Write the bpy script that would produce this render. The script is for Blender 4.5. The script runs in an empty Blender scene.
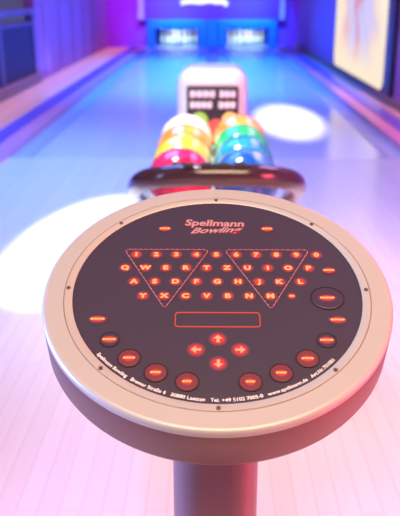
import bpy, bmesh, math, random
from mathutils import Vector, Matrix
random.seed(7)
S = bpy.context.scene
COL = S.collection
PI = math.pi

# ------------------------------------------------------------------ helpers
def nm_mat(name, color, rough=0.5, metal=0.0, coat=0.0, var=0.0, scale=8.0, spec=0.5, emit=None, estr=0.0):
    """principled material with a little procedural colour variation"""
    m = bpy.data.materials.new(name); m.use_nodes = True
    nt = m.node_tree; b = nt.nodes['Principled BSDF']
    b.inputs['Roughness'].default_value = rough
    b.inputs['Metallic'].default_value = metal
    b.inputs['Coat Weight'].default_value = coat
    b.inputs['Coat Roughness'].default_value = 0.08
    b.inputs['Specular IOR Level'].default_value = spec
    c = (*color, 1.0)
    if var > 0:
        tc = nt.nodes.new('ShaderNodeTexCoord'); n = nt.nodes.new('ShaderNodeTexNoise')
        n.inputs['Scale'].default_value = scale; n.inputs['Detail'].default_value = 4
        mx = nt.nodes.new('ShaderNodeMix'); mx.data_type = 'RGBA'
        mx.inputs[6].default_value = tuple(max(0, x*(1-var)) for x in color) + (1,)
        mx.inputs[7].default_value = tuple(min(1, x*(1+var)) for x in color) + (1,)
        nt.links.new(tc.outputs['Object'], n.inputs['Vector'])
        nt.links.new(n.outputs['Fac'], mx.inputs[0])
        nt.links.new(mx.outputs[2], b.inputs['Base Color'])
    else:
        b.inputs['Base Color'].default_value = c
    if emit:
        b.inputs['Emission Color'].default_value = (*emit, 1); b.inputs['Emission Strength'].default_value = estr
    return m

def plank_mat(name, c1, c2, rough, width, length, coat=0.0, seam=0.85):
    m = bpy.data.materials.new(name); m.use_nodes = True
    nt = m.node_tree; b = nt.nodes['Principled BSDF']
    tc = nt.nodes.new('ShaderNodeTexCoord'); mp = nt.nodes.new('ShaderNodeMapping')
    mp.inputs['Rotation'].default_value = (0, 0, PI/2)
    br = nt.nodes.new('ShaderNodeTexBrick')
    br.inputs['Scale'].default_value = 1.0
    br.inputs['Brick Width'].default_value = length; br.inputs['Row Height'].default_value = width
    br.inputs['Mortar Size'].default_value = 0.0018; br.inputs['Mortar Smooth'].default_value = 0.5
    br.inputs['Color1'].default_value = (*c1, 1); br.inputs['Color2'].default_value = (*c2, 1)
    br.inputs['Mortar'].default_value = tuple(x*seam for x in c1) + (1,)
    n = nt.nodes.new('ShaderNodeTexNoise'); n.inputs['Scale'].default_value = 3; n.inputs['Detail'].default_value = 6
    mp2 = nt.nodes.new('ShaderNodeMapping'); mp2.inputs['Scale'].default_value = (14, 0.8, 1)
    mx = nt.nodes.new('ShaderNodeMix'); mx.data_type = 'RGBA'; mx.blend_type = 'MULTIPLY'
    mx.inputs[0].default_value = 0.10
    nt.links.new(tc.outputs['Object'], mp.inputs['Vector']); nt.links.new(mp.outputs[0], br.inputs['Vector'])
    nt.links.new(tc.outputs['Object'], mp2.inputs['Vector']); nt.links.new(mp2.outputs[0], n.inputs['Vector'])
    nt.links.new(br.outputs['Color'], mx.inputs[6]); nt.links.new(n.outputs['Fac'], mx.inputs[7])
    nt.links.new(mx.outputs[2], b.inputs['Base Color'])
    b.inputs['Roughness'].default_value = rough; b.inputs['Coat Weight'].default_value = coat
    b.inputs['Coat Roughness'].default_value = 0.15
    return m

def emit_mat(name, color, strength):
    m = bpy.data.materials.new(name); m.use_nodes = True
    nt = m.node_tree; nt.nodes.clear()
    e = nt.nodes.new('ShaderNodeEmission'); o = nt.nodes.new('ShaderNodeOutputMaterial')
    e.inputs[0].default_value = (*color, 1); e.inputs[1].default_value = strength
    nt.links.new(e.outputs[0], o.inputs[0]); return m

def swirl_mat(name, a, bcol, scale=7.0):
    m = bpy.data.materials.new(name); m.use_nodes = True
    nt = m.node_tree; b = nt.nodes['Principled BSDF']
    tc = nt.nodes.new('ShaderNodeTexCoord'); n = nt.nodes.new('ShaderNodeTexNoise')
    n.inputs['Scale'].default_value = scale; n.inputs['Detail'].default_value = 3; n.inputs['Distortion'].default_value = 2.2
    r = nt.nodes.new('ShaderNodeValToRGB')
    r.color_ramp.elements[0].position = 0.42; r.color_ramp.elements[0].color = (*a, 1)
    r.color_ramp.elements[1].position = 0.62; r.color_ramp.elements[1].color = (*bcol, 1)
    nt.links.new(tc.outputs['Object'], n.inputs['Vector']); nt.links.new(n.outputs['Fac'], r.inputs['Fac'])
    nt.links.new(r.outputs['Color'], b.inputs['Base Color'])
    b.inputs['Roughness'].default_value = 0.12; b.inputs['Coat Weight'].default_value = 0.6
    return m

def mesh_obj(name, bm, mat, parent=None, smooth=False, origin=None):
    me = bpy.data.meshes.new(name)
    if origin is not None:
        bmesh.ops.translate(bm, verts=bm.verts, vec=-Vector(origin))
    bmesh.ops.recalc_face_normals(bm, faces=bm.faces)
    bm.to_mesh(me); bm.free()
    o = bpy.data.objects.new(name, me); COL.objects.link(o)
    me.materials.append(mat)
    if smooth:
        for p in me.polygons: p.use_smooth = True
        try: me.set_sharp_from_angle(angle=math.radians(38))
        except Exception: pass
    if parent is not None: o.parent = parent
    return o

def empty(name, loc, label, cat, group=None):
    o = bpy.data.objects.new(name, None); COL.objects.link(o); o.location = loc
    o.empty_display_size = 0.1
    return tag(o, label, cat, group)

def tag(o, label, cat, group=None):
    o['label'] = label; o['category'] = cat
    if group: o['group'] = group
    return o

def struct(name, bm, mat):
    o = mesh_obj(name, bm, mat); o['kind'] = 'structure'; return o

def add_box(bm, x0, x1, y0, y1, z0, z1, bevel=0.0, seg=2):
    t = bmesh.new()
    bmesh.ops.create_cube(t, size=1.0)
    bmesh.ops.scale(t, vec=(x1-x0, y1-y0, z1-z0), verts=t.verts)
    bmesh.ops.translate(t, vec=((x0+x1)/2, (y0+y1)/2, (z0+z1)/2), verts=t.verts)
    if bevel > 0:
        bmesh.ops.bevel(t, geom=list(t.edges), offset=bevel, segments=seg, affect='EDGES', profile=0.5)
    merge(bm, t); return bm

def merge(bm, t):
    me = bpy.data.meshes.new('tmp'); t.to_mesh(me); t.free(); bm.from_mesh(me); bpy.data.meshes.remove(me)

def box(*a, **k):
    bm = bmesh.new(); add_box(bm, *a, **k); return bm

def lathe(profile, seg=128, close=False):
    """profile of (r, n); axis +Z"""
    bm = bmesh.new(); rings = []
    for r, z in profile:
        if r < 1e-6: rings.append([bm.verts.new((0, 0, z))])
        else: rings.append([bm.verts.new((r*math.cos(2*PI*i/seg), r*math.sin(2*PI*i/seg), z)) for i in range(seg)])
    pairs = list(zip(rings, rings[1:])) + ([(rings[-1], rings[0])] if close else [])
    for a, b in pairs:
        for i in range(seg):
            j = (i+1) % seg
            if len(a) == 1 and len(b) == 1: continue
            if len(a) == 1: bm.faces.new((a[0], b[j], b[i]))
            elif len(b) == 1: bm.faces.new((a[i], a[j], b[0]))
            else: bm.faces.new((a[i], a[j], b[j], b[i]))
    return bm

def tube(pts, rx, ry, seg=16, caps=True):
    """swept ellipse: rx across the path sideways, ry along the frame's up"""
    bm = bmesh.new(); rings = []
    n = len(pts); P = [Vector(p) for p in pts]
    for i in range(n):
        t = (P[min(i+1, n-1)] - P[max(i-1, 0)]).normalized()
        side = t.cross(Vector((0, 0, 1)))
        if side.length < 1e-3: side = Vector((0, 1, 0))
        side.normalize(); up = side.cross(t).normalized()
        rings.append([bm.verts.new(P[i] + side*rx*math.cos(2*PI*k/seg) + up*ry*math.sin(2*PI*k/seg)) for k in range(seg)])
    for a, b in zip(rings, rings[1:]):
        for k in range(seg):
            l = (k+1) % seg; bm.faces.new((a[k], a[l], b[l], b[k]))
    if caps:
        bm.faces.new(rings[0]); bm.faces.new(rings[-1])
    return bm

def catmull(ps, n=10):
    P = [Vector(p) for p in ps]; P = [2*P[0]-P[1]] + P + [2*P[-1]-P[-2]]; out = []
    for i in range(1, len(P)-2):
        for k in range(n):
            t = k/n
            out.append(0.5*((2*P[i]) + (P[i+1]-P[i-1])*t + (2*P[i-1]-5*P[i]+4*P[i+1]-P[i+2])*t*t + (3*P[i]-P[i-1]-3*P[i+1]+P[i+2])*t**3))
    out.append(P[-2]); return out

def text_bm(s, cap, wide=1.0, bold=0.0, shear=0.0, depth=0.0, spacing=1.0, pos=None):
    """flat lettering, centred on its own box, cap height `cap`"""
    cu = bpy.data.curves.new('t', 'FONT'); cu.body = s; cu.size = cap/0.70
    cu.offset = bold; cu.shear = shear; cu.extrude = depth; cu.space_character = spacing
    cu.resolution_u = 3
    ob = bpy.data.objects.new('t', cu); COL.objects.link(ob)
    dg = bpy.context.evaluated_depsgraph_get()
    me = bpy.data.meshes.new_from_object(ob.evaluated_get(dg))
    bm = bmesh.new(); bm.from_mesh(me)
    bpy.data.objects.remove(ob); bpy.data.curves.remove(cu); bpy.data.meshes.remove(me)
    xs = [v.co.x for v in bm.verts]; ys = [v.co.y for v in bm.verts]
    cx = (min(xs)+max(xs))/2
    for v in bm.verts: v.co.x = (v.co.x-cx)*wide; v.co.y -= cap/2
    return bm

def outline(poly, w, z0, z1, r=0.0, seg=4):
    """closed line of width w along a polygon with rounded corners"""
    n = len(poly); pts = []
    for i in range(n):
        p = Vector(poly[i]); a = Vector(poly[i-1])-p; b = Vector(poly[(i+1) % n])-p
        if r > 0:
            a.normalize(); b.normalize(); q0 = p+a*r; q1 = p+b*r
            for k in range(seg+1):
                t = k/seg; pts.append((1-t)**2*q0 + 2*t*(1-t)*p + t*t*q1)
        else: pts.append(p)
    bm = bmesh.new(); n = len(pts); rows = []
    for i in range(n):
        t = (pts[(i+1) % n]-pts[i-1]).normalized(); nn = Vector((-t.y, t.x))
        o = pts[i]+nn*w/2; q = pts[i]-nn*w/2
        rows.append([bm.verts.new((o.x, o.y, z1)), bm.verts.new((q.x, q.y, z1)), bm.verts.new((q.x, q.y, z0)), bm.verts.new((o.x, o.y, z0))])
    for i in range(n):
        a = rows[i]; b = rows[(i+1) % n]
        for k in range(4):
            l = (k+1) % 4; bm.faces.new((a[k], a[l], b[l], b[k]))
    return bm

def ring_bm(r, w, z0, z1, seg=40, sy=1.0):
    bm = lathe([(r-w/2, z0), (r-w/2, z1), (r+w/2, z1), (r+w/2, z0)], seg, close=True)
    for v in bm.verts: v.co.y *= sy
    return bm

def disc_bm(r, z0, z1, seg=32, sy=1.0):
    bm = lathe([(0, z1), (r*0.94, z1), (r, z1-(z1-z0)*0.4), (r, z0), (0, z0)], seg)
    for v in bm.verts: v.co.y *= sy
    return bm

def area(name, loc, target, sx, sy, color, power, spec=1.0, spread=180):
    l = bpy.data.lights.new(name, 'AREA'); l.shape = 'RECTANGLE'; l.size = sx; l.size_y = sy
    l.color = color; l.energy = power; l.specular_factor = spec; l.spread = math.radians(spread)
    o = bpy.data.objects.new(name, l); COL.objects.link(o); o.location = loc
    d = Vector(target)-Vector(loc)
    if abs(d.x) < 0.3 and abs(d.y) < 1e-6: o.rotation_euler = (0, -math.atan2(d.x, -d.z), 0)
    else: o.rotation_euler = d.to_track_quat('-Z', 'Y').to_euler()
    return o

# ------------------------------------------------------------------ camera
H = 1.24
PITCH = math.radians(19.2); YAW = math.radians(0.91)
cam_d = bpy.data.cameras.new('camera'); cam = bpy.data.objects.new('camera', cam_d); COL.objects.link(cam)
cam.location = (0, 0, H); cam.rotation_euler = (PI/2-PITCH, 0, YAW)
cam_d.sensor_fit = 'VERTICAL'; cam_d.sensor_height = 36; cam_d.lens = 755/516*36
cam_d.clip_start = 0.02; cam_d.clip_end = 100
cam_d.dof.use_dof = True; cam_d.dof.focus_distance = 0.80; cam_d.dof.aperture_fstop = 8.0
S.camera = cam

# ------------------------------------------------------------------ materials
M = {}
M['approach'] = plank_mat('approach_wood', (0.82, 0.71, 0.60), (0.87, 0.77, 0.66), 0.30, 0.055, 1.6, coat=0.25, seam=0.8)
M['lane'] = plank_mat('lane_wood', (0.80, 0.76, 0.74), (0.84, 0.80, 0.78), 0.20, 0.055, 3.0, coat=0.5, seam=0.9)
M['gutter'] = nm_mat('gutter_plastic', (0.45, 0.45, 0.55), 0.3, var=0.05)
M['walk'] = plank_mat('walkway_wood', (0.62, 0.40, 0.30), (0.72, 0.48, 0.36), 0.45, 0.14, 2.2, seam=0.6)
M['wall_violet'] = nm_mat('violet_wall_panel', (0.48, 0.20, 0.52), 0.6, var=0.12, scale=0.9)
M['wall_magenta'] = nm_mat('magenta_wall', (0.42, 0.06, 0.60), 0.6, var=0.08)
M['wall_brown'] = nm_mat('brown_timber_wall', (0.30, 0.14, 0.10), 0.6, var=0.3, scale=3)
M['kerb_purple'] = nm_mat('purple_divider', (0.16, 0.10, 0.50), 0.35, var=0.1)
M['kerb_pink'] = nm_mat('pink_divider', (0.74, 0.26, 0.38), 0.4, var=0.12)
M['rail_metal'] = nm_mat('blue_grey_rail', (0.20, 0.17, 0.36), 0.4, metal=0.3)
M['rail_glass'] = nm_mat('dark_tinted_glass', (0.03, 0.025, 0.08), 0.45, spec=0.2)
M['base_tan'] = nm_mat('tan_base_board', (0.30, 0.18, 0.20), 0.5, var=0.15)
M['mask'] = nm_mat('violet_masking_panel', (0.20, 0.015, 0.17), 0.5, var=0.08, scale=1.0)
M['mask_edge'] = nm_mat('pink_masking_frame', (0.62, 0.32, 0.62), 0.5)
M['pit_blue'] = nm_mat('blue_machine_paint', (0.01, 0.14, 0.80), 0.4)
M['curtain'] = nm_mat('deep_blue_curtain', (0.005, 0.05, 0.30), 0.8)
M['pit_dark'] = nm_mat('dark_pit_curtain', (0.01, 0.012, 0.04), 0.8)
M['white_emblem'] = emit_mat('lit_white_lettering', (0.8, 0.85, 1.0), 1.6)
M['pin'] = nm_mat('white_pin_coating', (0.92, 0.93, 0.95), 0.25)
M['pin_red'] = nm_mat('red_pin_stripe', (0.75, 0.03, 0.03), 0.35)
M['frame_dark'] = nm_mat('dark_frame', (0.03, 0.025, 0.06), 0.4)
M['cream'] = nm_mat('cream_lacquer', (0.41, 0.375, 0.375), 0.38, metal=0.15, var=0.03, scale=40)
M['shell'] = nm_mat('shaded_cream_lacquer', (0.165, 0.075, 0.085), 0.42, metal=0.2, var=0.03, scale=40)  # the ring's cream darkened, shade on the side put into the colour
M['seam'] = nm_mat('dark_seam', (0.25, 0.17, 0.15), 0.6)
M['panel'] = nm_mat('plum_overlay', (0.036, 0.024, 0.046), 0.42, var=0.04, scale=30)
M['pole'] = nm_mat('mauve_metal', (0.20, 0.11, 0.145), 0.32, metal=0.3)
M['screw'] = nm_mat('bronze_screw', (0.20, 0.12, 0.10), 0.4, metal=0.6)
M['slot'] = nm_mat('screw_slot', (0.04, 0.03, 0.03), 0.6)
M['led'] = emit_mat('lit_orange_lettering', (1.0, 0.26, 0.09), 2.3)
M['lens'] = nm_mat('red_halo_core', (0.015, 0.008, 0.010), 0.5, spec=0.2, emit=(1.0, 0.035, 0.02), estr=1.25)  # middle step of the red key glow, painted as emission
M['halo_ring'] = nm_mat('red_halo_ring', (0.025, 0.014, 0.025), 0.5, spec=0.3, emit=(1.0, 0.04, 0.045), estr=0.55)  # second, dimmer step of the painted key glow
M['halo_rim'] = nm_mat('red_halo_rim', (0.036, 0.024, 0.046), 0.42, emit=(1.0, 0.05, 0.07), estr=0.16)  # outermost, faintest step of the painted key glow
M['led_line'] = emit_mat('lit_red_line', (1.0, 0.12, 0.06), 0.85)
M['legend'] = emit_mat('lit_amber_legend', (1.0, 0.27, 0.09), 2.2)
M['arrow'] = emit_mat('lit_red_arrow', (1.0, 0.20, 0.12), 2.4)
M['print_pink'] = nm_mat('pink_print', (0.42, 0.12, 0.16), 0.5)
M['print_white'] = nm_mat('white_print', (0.85, 0.80, 0.82), 0.5)
M['logo_red'] = emit_mat('lit_logo_red', (0.85, 0.05, 0.07), 0.55)
M['logo_pink'] = emit_mat('lit_logo_pink', (1.0, 0.42, 0.42), 0.85)
M['button'] = nm_mat('dark_red_button', (0.15, 0.022, 0.035), 0.4)
M['button_dark'] = nm_mat('plum_button', (0.042, 0.022, 0.044), 0.4)
M['bring'] = nm_mat('dark_button_ring', (0.008, 0.004, 0.010), 0.5)
M['bumper'] = nm_mat('brown_glossy_bumper', (0.055, 0.026, 0.032), 0.15, coat=0.6)
M['rack_white'] = nm_mat('white_rack_shell', (0.80, 0.82, 0.86), 0.3, coat=0.3)
M['rack_grey'] = nm_mat('grey_rack_rail', (0.35, 0.33, 0.40), 0.35, metal=0.4)
M['sign_dark'] = nm_mat('dark_sign', (0.05, 0.035, 0.04), 0.3)
M['sign_text'] = nm_mat('white_sign_lettering', (0.85, 0.80, 0.82), 0.5)
M['sign_green'] = nm_mat('green_sign_print', (0.35, 0.75, 0.08), 0.5)
M['sign_red'] = nm_mat('red_sign_print', (0.75, 0.12, 0.08), 0.5)
M['sign_yellow'] = nm_mat('yellow_sign_print', (0.85, 0.65, 0.15), 0.5)
M['hole'] = nm_mat('dark_hole', (0.02, 0.02, 0.02), 0.6)

def poster_mat():
    m = bpy.data.materials.new('backlit_poster'); m.use_nodes = True
    nt = m.node_tree; nt.nodes.clear()
    tc = nt.nodes.new('ShaderNodeTexCoord')
    sep = nt.nodes.new('ShaderNodeSeparateXYZ'); nt.links.new(tc.outputs['Generated'], sep.inputs[0])
    n = nt.nodes.new('ShaderNodeTexNoise'); n.inputs['Scale'].default_value = 1.0; n.inputs['Detail'].default_value = 3
    n.inputs['Distortion'].default_value = 0.8
    mp = nt.nodes.new('ShaderNodeMapping'); mp.inputs['Scale'].default_value = (1, 1.6, 1.6); mp.inputs['Location'].default_value = (0, .4, .15)
    nt.links.new(tc.outputs['Object'], mp.inputs[0]); nt.links.new(mp.outputs[0], n.inputs['Vector'])
    # figure column: lavender in the middle of the sheet
    r1 = nt.nodes.new('ShaderNodeValToRGB'); e = r1.color_ramp.elements
    e[0].position = 0.0; e[0].color = (1.0, 0.88, 0.76, 1)
    e[1].position = 1.0; e[1].color = (1.0, 0.86, 0.72, 1)
    for p, c in ((0.16, (0.95, 0.74, 0.66, 1)), (0.26, (0.72, 0.62, 0.95, 1)), (0.40, (0.62, 0.60, 1.0, 1)), (0.46, (0.80, 0.20, 0.32, 1)),
                 (0.52, (0.62, 0.60, 1.0, 1)), (0.66, (0.66, 0.66, 1.0, 1)), (0.74, (0.85, 0.50, 0.62, 1)), (0.82, (1.0, 0.78, 0.66, 1))):
        k = e.new(p); k.color = c
    ad = nt.nodes.new('ShaderNodeMath'); ad.operation = 'MULTIPLY_ADD'; ad.inputs[1].default_value = 0.5; ad.inputs[2].default_value = -0.25
    nt.links.new(n.outputs['Fac'], ad.inputs[0])
    ad2 = nt.nodes.new('ShaderNodeMath'); ad2.operation = 'ADD'
    nt.links.new(sep.outputs['Y'], ad2.inputs[0]); nt.links.new(ad.outputs[0], ad2.inputs[1])
    nt.links.new(ad2.outputs[0], r1.inputs['Fac'])
    # warm printed border near the foot of the sheet
    mr = nt.nodes.new('ShaderNodeMapRange'); mr.inputs[1].default_value = 0.06; mr.inputs[2].default_value = 0.26
    nt.links.new(sep.outputs['Z'], mr.inputs[0])
    mx = nt.nodes.new('ShaderNodeMix'); mx.data_type = 'RGBA'; mx.inputs[6].default_value = (1.0, 0.85, 0.66, 1)
    nt.links.new(mr.outputs[0], mx.inputs[0]); nt.links.new(r1.outputs[0], mx.inputs[7])
    em = nt.nodes.new('ShaderNodeEmission'); em.inputs[1].default_value = 1.0
    nt.links.new(mx.outputs[2], em.inputs[0])
    o = nt.nodes.new('ShaderNodeOutputMaterial'); nt.links.new(em.outputs[0], o.inputs[0])
    return m
M['poster'] = poster_mat()

# ------------------------------------------------------------------ setting
YF, YE = 6.0, 19.6           # foul line, end of lanes
WL, WR = 1.645, 1.605        # lane pair edges left / right
struct('floor', box(-3.6, 2.4, -2.0, YF, -0.08, 0.0), M['approach'])
struct('floor_walkway', box(-3.6, -1.99, YF, YE+3, -0.08, 0.0), M['walk'])
struct('floor_right', box(WR+0.30, 2.4, YF, YE+3, -0.08, 0.0), M['walk'])

def lane(name, x0, x1, label):
    t = empty(name, ((x0+x1)/2, YF, 0), label, 'bowling lane')
    g = 0.20
    def P(n, bm, m): return mesh_obj(n, bm, m, t, origin=t.location)
    P('lane_bed', box(x0+g, x1-g, YF, YE+2.6, -0.08, 0.0, bevel=0.004), M['lane'])
    for a, b in ((x0, x0+g), (x1-g, x1)):
        bm = bmesh.new(); rows = []
        for y in (YF, YE+2.6):
            rows.append([bm.verts.new((a+(b-a)*(0.5-0.5*math.cos(PI*k/10)), y, -0.055*math.sin(PI*k/10)-0.001)) for k in range(11)]
                        + [bm.verts.new((b, y, -0.08)), bm.verts.new((a, y, -0.08))])
        for k in range(13):
            bm.faces.new((rows[0][k], rows[0][(k+1) % 13], rows[1][(k+1) % 13], rows[1][k]))
        bm.faces.new(rows[0]); bm.faces.new(rows[1])
        P('gutter', bm, M['gutter'])
    return t
CW = 0.13
lane('bowling_lane', -WL, -CW, 'left bowling lane glowing blue, running to the left set of pins')
lane('bowling_lane', CW, WR, 'right bowling lane glowing blue to lavender, running to the right set of pins')
tag(mesh_obj('ball_track_cover', box(-CW, CW, YF, YE-0.03, -0.08, 0.03, bevel=0.01), M['kerb_purple']),
    'narrow purple cover strip running between the two lanes', 'cover strip')

def kerb(x_lane, x_out, s, label):
    """flat lane divider: pink step beside the lane, purple board outside it"""
    t = empty('lane_divider', ((x_lane+x_out)/2, 3.0, 0), label, 'divider')
    xm = x_lane + (x_out-x_lane)*0.52
    a, b = sorted((x_lane, xm)); c, d = sorted((xm, x_out))
    mesh_obj('pink_step', box(a, b, 2.2, YE, 0.0 if False else -0.08, 0.035, bevel=0.008), M['kerb_pink'], t, origin=t.location)
    mesh_obj('purple_board', box(c, d, 2.2, YE, -0.08, 0.05, bevel=0.008), M['kerb_purple'], t, origin=t.location)
kerb(-WL, -1.99, -1, 'purple and pink divider along the left lane edge, beside the wooden walkway')
kerb(WR, WR+0.30, 1, 'purple and pink divider along the right lane edge, below the glowing poster')

XL, XR = -2.63, 2.12
bm = box(XL-0.15, XL, 11.65, YE+3, 0, 3.2)
for k in range(7):                               # raised panel battens
    y = 12.2+k*1.25
    add_box(bm, XL, XL+0.02, y, y+0.06, 0.05, 3.2)
struct('wall_left', bm, M['wall_violet'])
struct('wall_left_lounge', box(-3.6, -3.45, 2.0, 11.7, 0, 3.2), M['wall_brown'])
struct('wall_right', box(XR, XR+0.15, -2, YE+3, 0, 3.2), M['wall_violet'])
struct('baseboard_right', box(XR-0.03, XR, -2, YE+0.5, 0, 0.10, bevel=0.006), M['base_tan'])
struct('wall_back_left', box(XL, -WL-0.02, YE+0.14, YE+0.3, 0, 3.2), M['wall_magenta'])
struct('wall_back_right', box(WR+0.02, XR, YE+0.14, YE+0.3, 0, 3.2), M['wall_magenta'])
struct('wall_pit', box(XL, XR, YE+3, YE+3.1, -0.1, 3.2), M['pit_dark'])

# ---------------- masking unit above the pin decks
t = empty('masking_unit', (0, YE, 0.6), 'long violet masking panel with white emblem above both pin decks', 'masking panel')
mesh_obj('mask_panel', box(-WL-0.05, WR+0.05, YE-0.02, YE+0.12, 0.66, 2.2), M['mask'], t, origin=t.location)
for a, b in ((-WL-0.20, -WL-0.05), (WR+0.05, WR+0.18)):
    mesh_obj('mask_post', box(a, b, YE-0.06, YE+0.04, 0.66, 2.2, bevel=0.01), M['mask_edge'], t, origin=t.location)
em = tube(catmull([(-0.78, YE-0.03, 1.06), (-0.55, YE-0.03, 1.10), (-0.30, YE-0.03, 1.08), (-0.08, YE-0.03, 1.11), (0.12, YE-0.03, 1.08), (0.28, YE-0.03, 1.09), (0.34, YE-0.03, 0.99)]), 0.012, 0.055, 10)
mesh_obj('emblem', em, M['white_emblem'], t, origin=t.location)

def pinsetter(x0, x1, label):
    t = empty('pinsetter', ((x0+x1)/2, YE, 0), label, 'pinsetter')
    def P(n, bm, m): return mesh_obj(n, bm, m, t, origin=t.location)
    P('top_beam', box(x0+0.02, x1-0.02, YE-0.05, YE+0.35, 0.47, 0.66, bevel=0.01), M['pit_blue'])
    for a, b, c in ((x0+0.02, x0+0.20, 1), (x1-0.20, x1-0.02, -1)):
        P('side_panel', box(a, b, YE-0.05, YE+2.4, 0.0, 0.47, bevel=0.01), M['pit_blue'])
        q = (b, b+0.06) if c > 0 else (a-0.06, a)
        P('slot_plate', box(q[0], q[1], YE+0.2, YE+0.26, 0.08, 0.46), M['pit_dark'])
    P('back_curtain', box(x0+0.20, x1-0.20, YE+2.3, YE+2.4, 0.0, 0.655), M['curtain'])
pinsetter(-WL, -CW, 'blue pinsetter opening at the end of the left lane')
pinsetter(CW, WR, 'blue pinsetter opening at the end of the right lane')
mesh_obj('pit_divider', box(-CW, CW, YE-0.02, YE+2.4, 0, 0.66), M['pit_blue'])
tag(bpy.data.objects['pit_divider'], 'short blue pillar between the two pinsetter openings', 'pillar')

# ---------------- pins
prof = [(0, 0), (0.026, 0), (0.031, 0.015), (0.045, 0.06), (0.055, 0.10), (0.0605, 0.135), (0.056, 0.17), (0.045, 0.205), (0.032, 0.235),
        (0.0245, 0.265), (0.0233, 0.285), (0.0262, 0.315), (0.0315, 0.335), (0.0322, 0.35), (0.027, 0.368), (0.015, 0.379), (0, 0.381)]
pin0 = empty('bowling_pin', (0, 0, 0), 'x', 'bowling pin')
mesh_obj('pin_body', lathe(prof, 24), M['pin'], pin0, smooth=True)
mesh_obj('neck_stripe', lathe([(0.0285, 0.245), (0.0258, 0.262), (0.0248, 0.285), (0.0262, 0.300), (0.0225, 0.300), (0.0225, 0.245)], 24, close=True), M['pin_red'], pin0, smooth=True)
first = True
for cx, lab, grp in ((-(WL+CW)/2, 'white bowling pin in the set at the end of the left lane', 'pins on the left lane'),
                     ((WR+CW)/2, 'white bowling pin in the set at the end of the right lane', 'pins on the right lane')):
    for row in range(4):
        for k in range(row+1):
            if first: p = pin0; first = False
            else:
                p = pin0.copy(); COL.objects.link(p)
                for ch in list(pin0.children):
                    c = ch.copy(); COL.objects.link(c); c.parent = p
            p.location = (cx+(k-row/2)*0.295, YE+0.55+row*0.256, 0.0)
            p['label'] = lab; p['group'] = grp

# ---------------- left railing
t = empty('glass_railing', (XL, 9.6, 0), 'low dark glass railing with blue-grey posts left of the walkway', 'railing')
def P(n, bm, m): return mesh_obj(n, bm, m, t, origin=t.location)
P('base_board', box(XL-0.10, XL+0.06, 3.5, 11.60, 0.0, 0.14, bevel=0.01), M['base_tan'])
P('top_rail', box(XL-0.06, XL+0.03, 3.5, 11.60, 0.98, 1.06, bevel=0.012), M['rail_metal'])
P('middle_rail', box(XL-0.04, XL+0.01, 3.5, 11.60, 0.84, 0.88, bevel=0.008), M['rail_metal'])
ys = [3.6, 5.2, 6.7, 8.0, 9.65, 11.5]
for y in ys: P('post', box(XL-0.05, XL+0.02, y-0.05, y+0.05, 0.14, 0.98, bevel=0.008), M['rail_metal'])
for a, b in zip(ys, ys[1:]):
    P('glass_panel', box(XL-0.02, XL-0.005, a+0.05, b-0.05, 0.16, 0.84), M['rail_glass'])

# ---------------- lit poster on the right wall
t = empty('poster_lightbox', (XR, 11.3, 0.05), 'tall glowing poster lightbox in dark frame on the right wall', 'lightbox')
mesh_obj('frame', box(XR-0.06, XR, 9.0, 13.4, 0.10, 2.4, bevel=0.03), M['frame_dark'], t, origin=t.location)
bm = bmesh.new(); add_box(bm, XR-0.068, XR-0.055, 9.35, 13.2, 0.14, 2.3)
ed = [e for e in bm.edges if abs(e.verts[0].co.x-e.verts[1].co.x) > 0.005]
bmesh.ops.bevel(bm, geom=ed, offset=0.16, segments=6, affect='EDGES', profile=0.5)
mesh_obj('poster', bm, M['poster'], t, origin=t.location)

# ------------------------------------------------------------------ ball return
BX = 0.004
t = empty('ball_return', (BX, 2.9, 0), 'white ball return with brown arched bumper, behind the round keypad console', 'ball return')
def P(n, bm, m, smooth=False, parent=None): return mesh_obj(n, bm, m, parent or t, smooth, origin=t.location)
SL = 0.004/0.2185
def sl(bm):
    for v in bm.verts: v.co.z += (v.co.y-2.446)*SL
    return bm
P('pedestal', box(BX-0.17, BX+0.17, 2.50, 3.85, 0.0, 0.47, bevel=0.04, seg=4), M['rack_white'])
P('tray', sl(box(BX-0.235, BX+0.235, 2.36, 3.30, 0.45, 0.534, bevel=0.03, seg=4)), M['rack_white'])
for x in (-0.168, -0.048, 0.048, 0.168):
    P('ball_rail', sl(tube([(BX+x, 2.37, 0.550), (BX+x, 3.28, 0.550)], 0.016, 0.016, 12)), M['rack_grey'], True)
P('centre_divider', sl(box(BX-0.006, BX+0.006, 2.29, 3.26, 0.50, 0.605, bevel=0.004)), M['rack_white'])
arch = catmull([(-0.242, 2.73, 0.488), (-0.251, 2.58, 0.587), (-0.251, 2.44, 0.638), (-0.202, 2.30, 0.697), (-0.108, 2.23, 0.725), (0.019, 2.21, 0.732),
                (0.155, 2.23, 0.725), (0.243, 2.30, 0.697), (0.284, 2.44, 0.638), (0.286, 2.58, 0.587), (0.277, 2.73, 0.488)], 8)
P('bumper', tube(arch, 0.031, 0.034, 18), M['bumper'], True)
for x in (-0.242, 0.277):
    s_ = 1 if x > 0 else -1
    P('bumper_bracket', box(min(x, s_*0.20), max(x, s_*0.20), 2.70, 2.76, 0.47, 0.51, bevel=0.008), M['rack_grey'])
for k in range(4):
    x = 0.0-0.07+k*0.052
    P('vent_slot', box(x-0.016, x+0.016, 2.19, 2.222, 0.757, 0.769, bevel=0.003), M['hole'])
bm = box(-0.17, 0.17, 3.62, 4.05, 0.42, 0.912, bevel=0.075, seg=6)
hood = P('lift_hood', bm, M['rack_white'], True)
hx = 0.0
sp = P('sign_frame', box(hx-0.120, hx+0.125, 3.605, 3.63, 0.56, 0.838, bevel=0.008), M['sign_dark'], False, hood)
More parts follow.
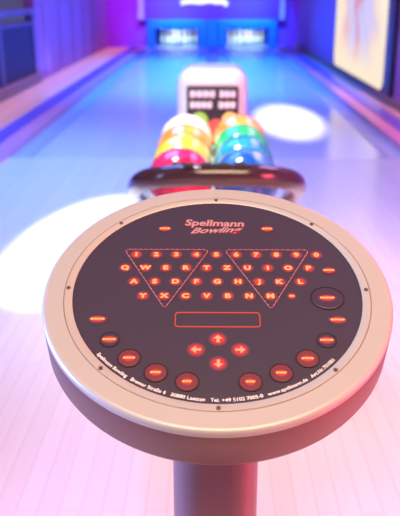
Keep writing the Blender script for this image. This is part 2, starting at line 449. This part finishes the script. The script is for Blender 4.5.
for z, segs in ((0.800, ((-0.105, 0.02), (0.035, 0.115))), (0.750, ((-0.105, 0.005), (0.03, 0.115)))):
    for a, b in segs:                      # blurred white words, only their blocks can be made out
        n = max(2, int((b-a)/0.026)); w = (b-a)/n
        lo = [(hx+a+k*w, hx+a+k*w+w*0.80) for k in range(n)]
        bm = box(hx+a, hx+b-w*0.2, 3.600, 3.606, z-0.006, z+0.006)
        for x0, x1 in lo: add_box(bm, x0, x1, 3.597, 3.606, z-0.016, z+0.016, bevel=0.003, seg=1)
        P('sign_lettering', bm, M['sign_text'], False, hood)
for nme, x, z, r, m in (('printed_spot', -0.06, 0.675, 0.042, 'sign_green'), ('printed_spot', 0.02, 0.64, 0.045, 'sign_red'), ('printed_spot', 0.085, 0.68, 0.038, 'sign_yellow')):
    bm = disc_bm(r, 0, 0.004, 24)
    bmesh.ops.rotate(bm, verts=bm.verts, matrix=Matrix.Rotation(PI/2, 3, 'X')); bmesh.ops.translate(bm, verts=bm.verts, vec=(hx+x, 3.605, z))
    P(nme, bm, M[m], False, hood)

# ---------------- balls
R = 0.108
def ball_mesh():
    bm = bmesh.new(); bmesh.ops.create_uvsphere(bm, u_segments=48, v_segments=32, radius=R); return bm
def hole_mesh(dirv):
    d = Vector(dirv).normalized(); q = Vector((0, 0, 1)).rotation_difference(d)
    bm = lathe([(0, R+0.0006), (0.0115, R+0.0001), (0.0115, R-0.012), (0, R-0.012)], 20)
    bmesh.ops.rotate(bm, verts=bm.verts, matrix=q.to_matrix()); return bm
ball0 = None
def ball(x, y, z, mat, label, rot):
    global ball0
    if ball0 is None:
        b = mesh_obj('bowling_ball', ball_mesh(), mat, smooth=True)
        for d in ((0.12, 0.05, 1), (-0.12, 0.05, 1), (0.0, -0.30, 1)):
            mesh_obj('finger_hole', hole_mesh(d), M['hole'], b)
        ball0 = b
    else:
        b = ball0.copy(); b.data = ball0.data.copy(); COL.objects.link(b)
        for ch in list(ball0.children):
            c = ch.copy(); COL.objects.link(c); c.parent = b
        b.data.materials.clear(); b.data.materials.append(mat)
    b.location = (x, y, z); b.rotation_euler = rot
    tag(b, label, 'bowling ball', 'balls on the ball return')
sw = swirl_mat
m_red = sw('raspberry_ball', (0.85, 0.01, 0.09), (0.90, 0.05, 0.22))
m_yel = sw('yellow_ball', (0.95, 0.62, 0.03), (0.98, 0.80, 0.15))
m_ora = sw('orange_ball', (0.90, 0.22, 0.04), (0.95, 0.45, 0.08))
m_wht = sw('cream_white_ball', (0.95, 0.88, 0.60), (0.97, 0.95, 0.85))
m_blu = sw('blue_ball', (0.02, 0.13, 0.60), (0.10, 0.34, 0.85))
m_tea = sw('teal_ball', (0.01, 0.28, 0.45), (0.05, 0.48, 0.60))
m_grn = sw('green_ball', (0.01, 0.40, 0.12), (0.06, 0.62, 0.22))
m_orr = sw('orange_red_ball', (0.95, 0.25, 0.03), (0.97, 0.50, 0.12))
Y0 = 2.446; DY = 0.2185; zb = 0.660
for i, (m, l) in enumerate(((m_red, 'raspberry red bowling ball, nearest in the left row'), (m_yel, 'yellow bowling ball in the left row, just behind the red one'),
                            (m_ora, 'orange bowling ball in the left row, just ahead of the white one'), (m_wht, 'creamy white bowling ball, farthest back in the left row'))):
    ball(BX-0.1085, Y0+i*DY, zb+0.004*i, m, l, (0.9+i*0.9, 0.5*i, i*1.3))
for i, (m, l) in enumerate(((m_blu, 'blue bowling ball, nearest in the right row'), (m_tea, 'teal bowling ball in the right row, just behind the blue one'),
                            (m_grn, 'deep green bowling ball, third back in the right row'), (m_orr, 'orange-red bowling ball, farthest back in the right row'))):
    ball(BX+0.1085, Y0+i*DY, zb+0.004*i, m, l, (2.6+i*0.7, 0.4*i, i*1.7))

# ------------------------------------------------------------------ keypad console
right = Vector((math.cos(YAW), math.sin(YAW), 0))
fwd = Vector((-math.sin(YAW)*math.cos(PITCH), math.cos(YAW)*math.cos(PITCH), -math.sin(PITCH)))
upv = right.cross(fwd)
DC = Vector((0, 0, H)) + right*0.0184 - upv*0.0341 + fwd*0.81383     # centre of the panel, 0.94 m above the floor
tilt = 0.71175
U = right.copy(); V = (upv*math.sin(tilt) + fwd*math.cos(tilt)).normalized(); N = U.cross(V).normalized()
rr = -0.00469
U, V = U*math.cos(rr)+V*math.sin(rr), -U*math.sin(rr)+V*math.cos(rr)
FR = Matrix(((U.x, V.x, N.x, DC.x), (U.y, V.y, N.y, DC.y), (U.z, V.z, N.z, DC.z), (0, 0, 0, 1)))
pole_xy = DC - N*0.03
con = empty('keypad_console', (pole_xy.x, pole_xy.y, 0), 'round cream keypad console on a pole, with glowing red keys', 'console')
def K(name, bm, mat, parent=None, smooth=False, at=(0, 0), rot=0.0, label=None):
    """console part laid out on the panel: x right, y away, z out of the panel"""
    if rot: bmesh.ops.rotate(bm, verts=bm.verts, matrix=Matrix.Rotation(rot, 3, 'Z'))
    bmesh.ops.translate(bm, verts=bm.verts, vec=(at[0], at[1], 0))
    bm.transform(FR)
    o = mesh_obj(name, bm, mat, parent or con, smooth, origin=con.location)
    if label: o['label'] = label
    return o
# top ring: flat face, rolled edge
pr = [(0.1548, -0.006), (0.1548, 0.0006), (0.1556, 0.0012), (0.1629, 0.0012), (0.1633, 0.0006), (0.1633, -0.002), (0.1641, -0.002), (0.1641, 0.0006), (0.1645, 0.0012), (0.1815, 0.0010)]
for k in range(9):
    a = PI/2*(1-k/8)
    pr.append((0.1818+0.0052*math.cos(a), -0.0042+0.0052*math.sin(a)))
pr += [(0.1870, -0.007), (0.1500, -0.007), (0.1500, -0.006)]
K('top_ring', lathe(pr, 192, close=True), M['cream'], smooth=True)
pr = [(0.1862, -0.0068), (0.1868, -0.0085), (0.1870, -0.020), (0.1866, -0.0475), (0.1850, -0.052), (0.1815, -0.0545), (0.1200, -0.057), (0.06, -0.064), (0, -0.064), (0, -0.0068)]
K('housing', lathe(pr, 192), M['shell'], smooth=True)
K('ring_seam', ring_bm(0.1637, 0.0012, -0.002, 0.0004, 160), M['seam'])
panel = K('panel', lathe([(0, 0.0003), (0.1548, 0.0003), (0.1548, -0.004), (0, -0.004)], 160), M['panel'])
for k in range(8):
    a = PI/2-k*PI/4 + rr
    s = K('screw', disc_bm(0.0024, 0.0010, 0.0020, 20), M['screw'], at=(0.160*math.cos(a), 0.160*math.sin(a)), smooth=True)
    K('screw_slot', disc_bm(0.0012, 0.0016, 0.0022, 6), M['slot'], parent=s, at=(0.160*math.cos(a), 0.160*math.sin(a)))
Z1, Z2 = 0.0003, 0.0009
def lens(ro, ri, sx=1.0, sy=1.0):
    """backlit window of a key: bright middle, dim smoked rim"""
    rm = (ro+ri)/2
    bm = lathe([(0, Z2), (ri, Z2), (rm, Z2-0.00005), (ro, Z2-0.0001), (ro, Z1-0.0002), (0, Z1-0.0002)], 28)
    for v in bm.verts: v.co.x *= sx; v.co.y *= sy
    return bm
def halo_zones(o):
    """halo put into emission steps: bright middle, dimmer ring, faint outer ring"""
    o.data.materials.append(M['lens']); o.data.materials.append(M['halo_ring'])
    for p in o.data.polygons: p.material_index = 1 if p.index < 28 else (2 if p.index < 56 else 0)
# letter and number keys
PITCHK = 0.02267
rows = (('1234567890', -0.09088, 0.05724), ('QWERTZUIOP', -0.10189, 0.05724-0.02257), ('ASDFGHJKL', -0.09042, 0.05724-2*0.02257), ('YXCVBNM-', -0.07922, 0.05724-3*0.02257))
for s, x0, y in rows:
    for i, ch in enumerate(s):
        x = x0+i*PITCHK
        kn = 'letter_key' if ch.isalpha() else ('number_key' if ch.isdigit() else 'dash_key')
        f = 1.0 if ch != '-' else 0.7
        key = K(kn, lens(0.0072*f, 0.0040*f), M['halo_rim'], at=(x, y))
        halo_zones(key)
        if ch == '-':
            bm = box(-0.0026, 0.0026, -0.0010, 0.0010, Z2, Z2+0.0004)
        else:
            bm = text_bm(ch, 0.0062, wide=1.2, bold=0.0005)
            bmesh.ops.translate(bm, verts=bm.verts, vec=(0, 0, Z2+0.0002))
        K('key_lettering', bm, M['led'], key, at=(x, y))
# triangles of ten keys like a pin set
for pts in (((-0.1050, 0.0658), (-0.0080, 0.0658), (-0.0555, -0.0300)), ((0.0092, 0.0656), (0.1060, 0.0656), (0.0562, -0.0308))):
    o = K('triangle_outline', outline([Vector(p) for p in pts], 0.0006, Z1, Z2, r=0.006), M['print_pink'])
    bm = bmesh.new()
    for a, b in ((pts[0], pts[2]), (pts[1], pts[2]), (pts[0], pts[1])):
        a = Vector(a); b = Vector(b); n = 16
        for k in range(1, n):
            q = a.lerp(b, k/n); d = disc_bm(0.0009, Z2, Z2+0.0005, 8)
            bmesh.ops.translate(d, verts=d.verts, vec=(q.x, q.y, 0)); merge(bm, d)
    K('outline_dots', bm, M['print_pink'], o)
# entry window
w, h = 0.0437, 0.0102
K('display_window', outline([Vector((-w, -0.0457-h)), Vector((w, -0.0457-h)), Vector((w, -0.0457+h)), Vector((-w, -0.0457+h))], 0.0012, Z1, Z2, r=0.004), M['led_line'])
# arrows
def arrow():
    bm = bmesh.new()
    v = [bm.verts.new((x*0.001, y*0.001, Z2)) for x, y in ((0, 5.2), (4.8, 0.2), (1.6, 0.2), (1.6, -4.8), (-1.6, -4.8), (-1.6, 0.2), (-4.8, 0.2))]
    bm.faces.new(v); bmesh.ops.translate(bm, verts=bm.verts, vec=(0, 0, 0.0002)); return bm
for x, y, r in ((0, -0.0731, 0), (-0.0218, -0.0876, PI/2), (0.0218, -0.0876, -PI/2), (0, -0.1056, PI)):
    key = K('arrow_key', lens(0.0095, 0.0056), M['halo_rim'], at=(x, y))
    halo_zones(key)
    K('key_arrow', arrow(), M['arrow'], key, at=(x, y), rot=r)
# rounded function buttons with tiny lit legends
def legend(n, wd):
    bm = bmesh.new(); tot = wd
    for k in range(n):
        a = -tot/2+k*tot/n
        add_box(bm, a, a+tot/n*0.80, -0.0011, 0.0011, 0.0014, 0.0018)
        add_box(bm, a+tot/n*0.80, a+tot/n, -0.0004 if k % 2 else 0.0004, 0.0010, 0.0014, 0.0017)
    return bm
def legend_of(b, x, y, n, wd):
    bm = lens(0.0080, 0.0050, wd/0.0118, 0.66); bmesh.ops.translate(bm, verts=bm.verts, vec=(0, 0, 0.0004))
    o = K('button_halo', bm, M['halo_rim'], b, at=(x, y)); halo_zones(o)  # painted red glow behind the legend
    K('button_legend', legend(n, wd), M['legend'], b, at=(x, y))
def button(x, y, r, n, wd, ring=True, lit=False, sy=1.0, led=1.0):
    b = K('function_button', disc_bm(r, 0.0002, 0.0012, 40, sy), M['button'] if lit else M['button_dark'], at=(x, y))
    if ring: K('button_ring', ring_bm(r+0.0004, 0.0012, 0.0002, 0.0013, 48, sy), M['bring'], b, at=(x, y))
    legend_of(b, x, y, n, wd)
RB = 0.132
for k, ang in enumerate((-159.6, -145.6, -131.4, -117.2, -103.2)):
    for sgn in (1, -1):
        a = math.radians(ang if sgn > 0 else -180-ang)
        button(RB*math.cos(a), RB*math.sin(a), 0.0082 if k == 0 else (0.0092 if k == 1 else 0.0108), 4 if k < 3 else 3, 0.0145-0.0014*k, ring=k > 0, lit=k > 1, led=1.3)
button(0.1170, -0.0135, 0.0172, 5, 0.0150, ring=True, sy=0.95, led=0.8)
for x, y in ((-0.0603, 0.1037), (0.0603, 0.1037), (0.1240, 0.0305)):
    b = K('label_key', disc_bm(0.0066, 0.0002, 0.0009, 32, 0.7), M['button_dark'], at=(x, y))
    legend_of(b, x, y, 4, 0.0118)
# logo
def fit(bm, wid):
    xs = [v.co.x for v in bm.verts]; f = wid/(max(xs)-min(xs)); c = (max(xs)+min(xs))/2
    for v in bm.verts: v.co.x = (v.co.x-c)*f
    return bm
bm = fit(text_bm('Spellmann', 0.0112, bold=0.0011, shear=0.12), 0.072); bmesh.ops.translate(bm, verts=bm.verts, vec=(0, 0, 0.0006))
lg = K('logo_outline', bm, M['logo_red'], at=(-0.0015, 0.1150), rot=-0.03)
bm = fit(text_bm('Spellmann', 0.0112, bold=0.0004, shear=0.12), 0.0700); bmesh.ops.translate(bm, verts=bm.verts, vec=(0, 0, 0.0010))
K('logo_lettering', bm, M['logo_pink'], lg, at=(-0.0015, 0.1150), rot=-0.03)
bm = fit(text_bm('Bowling', 0.0098, bold=0.0006, shear=0.55), 0.064); bmesh.ops.translate(bm, verts=bm.verts, vec=(0, 0, 0.0004))
K('logo_outline', bm, M['logo_red'], lg, at=(0.0005, 0.1015), rot=0.05)
bm = fit(text_bm('Bowling', 0.0098, bold=0.0003, shear=0.55), 0.062); bmesh.ops.translate(bm, verts=bm.verts, vec=(0, 0, 0.0013))
K('logo_lettering', bm, M['logo_pink'], lg, at=(0.0005, 0.1015), rot=0.05)
# address line along the lower edge of the panel
bm = text_bm('Spellmann Bowling   Bremer Straße 6   30880 Laatzen   Tel. +49 5102 7005-0   www.spellmann.de   Art.Nr.701001', 0.0040, bold=0.00006)
a0, a1 = math.radians(-141.8), math.radians(-41.6)
fit(bm, 1.0)
for v in bm.verts:
    a = a0+(a1-a0)*(v.co.x+0.5); r = 0.1503-v.co.y
    v.co = Vector((r*math.cos(a), r*math.sin(a), Z2))
K('address_line', bm, M['print_white'])
# pole
top = DC - N*0.050
def rounded_col(hw, hd, z0, z1, r, seg=8):
    bm = bmesh.new(); pts = []
    for cx, cy, a0 in ((hw-r, hd-r, 0), (-hw+r, hd-r, PI/2), (-hw+r, -hd+r, PI), (hw-r, -hd+r, 1.5*PI)):
        for k in range(seg+1):
            a = a0+PI/2*k/seg; pts.append((cx+r*math.cos(a), cy+r*math.sin(a)))
    lo = [bm.verts.new((x, y, z0)) for x, y in pts]; hi = [bm.verts.new((x, y, z1(x, y) if callable(z1) else z1)) for x, y in pts]
    n = len(pts)
    for i in range(n): bm.faces.new((lo[i], lo[(i+1) % n], hi[(i+1) % n], hi[i]))
    bm.faces.new(lo); bm.faces.new(hi)
    return bm
px, py = con.location.x, con.location.y
def ztop(x, y):   # cut the pole off along the sloping underside
    return DC.z + (-(x+px-DC.x)*N.x-(y+py-DC.y)*N.y)/N.z - 0.060/N.z
mesh_obj('pole', rounded_col(0.0495, 0.0495, 0.02, ztop, 0.034), M['pole'], con, smooth=True)
mesh_obj('base_plate', rounded_col(0.17, 0.17, 0.0, 0.02, 0.05), M['pole'], con, smooth=True)
# ------------------------------------------------------------------ light
w = bpy.data.worlds.new('World'); S.world = w; w.use_nodes = True
w.node_tree.nodes['Background'].inputs[0].default_value = (0.20, 0.19, 0.52, 1); w.node_tree.nodes['Background'].inputs[1].default_value = 0.38

area('approach_lamp', (0.2, -0.3, 3.0), (0.1, 1.5, 0), 2.4, 1.6, (1.0, 0.71, 0.44), 52, spread=100)
area('red_lamp', (2.05, 0.6, 0.9), (0.2, 0.8, 0.5), 1.0, 1.2, (1.0, 0.08, 0.13), 92)
area('blue_lamp', (-2.3, 0.9, 1.0), (0, 0.8, 0.7), 1.0, 1.0, (0.30, 0.44, 1.0), 24, spread=60)
area('lavender_lamp', (1.5, 4.4, 3.0), (1.5, 4.4, 0), 1.0, 3.0, (0.85, 0.42, 1.0), 50)
area('azure_lamp', (-1.1, 5.6, 3.0), (-1.1, 5.6, 0), 1.4, 4.4, (0.09, 0.27, 1.0), 205, spread=120)
area('lane_lamp', (-0.2, 13.0, 3.0), (-0.2, 13.0, 0), 2.4, 7.0, (0.01, 0.165, 1.0), 760, spread=80)
area('magenta_fill', (-2.2, YE-2.5, 2.6), (-2.1, YE, 0.7), 0.6, 0.6, (0.55, 0.05, 1.0), 14, spread=70)  # added light without a fixture, reddens the back wall
area('uplight', (XL+0.25, 12.3, 0.15), (XL, 12.4, 0.9), 0.2, 0.2, (0.10, 0.22, 1.0), 3)
area('violet_fill', (0.0, YE-1.2, 2.6), (0.0, YE, 1.2), 3.0, 0.3, (0.70, 0.14, 1.0), 18, spread=90)  # added unseen light, turns the masking panel more violet
area('walkway_fill', (-2.45, 13.0, 3.0), (-2.42, 13.0, 0), 0.4, 13.0, (1.0, 0.42, 0.50), 34, spread=30)  # added pink fill along the walkway, no such lamp there
area('divider_fill', (1.95, 7.5, 3.0), (1.95, 7.5, 0), 0.3, 6.0, (1.0, 0.42, 0.62), 13, spread=24)  # unseen pink fill, added to tint the right divider
area('return_fill', (-0.5, 2.6, 2.6), (0, 3.0, 0.7), 0.5, 0.5, (1.0, 0.93, 0.90), 9, spread=60)  # white fill added to brighten the balls and hood
area('pit_lamp', (-0.9, YE-1.2, 2.0), (-0.9, YE+0.4, 0.2), 1.2, 0.5, (0.01, 0.26, 1.0), 60, spread=55)
area('pit_lamp', (0.9, YE-1.2, 2.0), (0.9, YE+0.4, 0.2), 1.2, 0.5, (0.01, 0.26, 1.0), 60, spread=55)
for x in (-(WL+CW)/2, (WR+CW)/2):
    area('pin_lamp', (x, YE+0.10, 0.44), (x, YE+1.2, 0.18), 0.9, 0.06, (0.55, 0.85, 1.0), 5, spread=70)

def spot(name, loc, target, half, sx, sy, color, power, blend):
    l = bpy.data.lights.new(name, 'SPOT'); l.spot_size = 2*half; l.spot_blend = blend; l.color = color; l.energy = power
    l.shadow_soft_size = 0.03
    o = bpy.data.objects.new(name, l); COL.objects.link(o); o.location = loc
    o.rotation_euler = (0, 0, 0); o.scale = (sx, sy, 1)
    return o
def pool(name, x, y, hx, hy, power, blend=0.15, z=3.4):
    return spot(name, (x, y, z), None, math.atan(hy/z), hx/hy, 1.0, (0.95, 0.97, 1.0), power, blend)
b1 = pool('beam_lamp', -0.68, 3.85, 0.38, 1.02, 650); b1.rotation_euler.z = -0.10
pool('beam_lamp', 0.80, 8.0, 0.43, 1.45, 1400, blend=0.6)

# ------------------------------------------------------------------ render look
S.view_settings.view_transform = 'Standard'; S.view_settings.look = 'None'
S.view_settings.exposure = 0.0; S.view_settings.gamma = 1.0; S.view_settings.use_curve_mapping = False
try: S.cycles.use_denoising = True
except Exception: pass
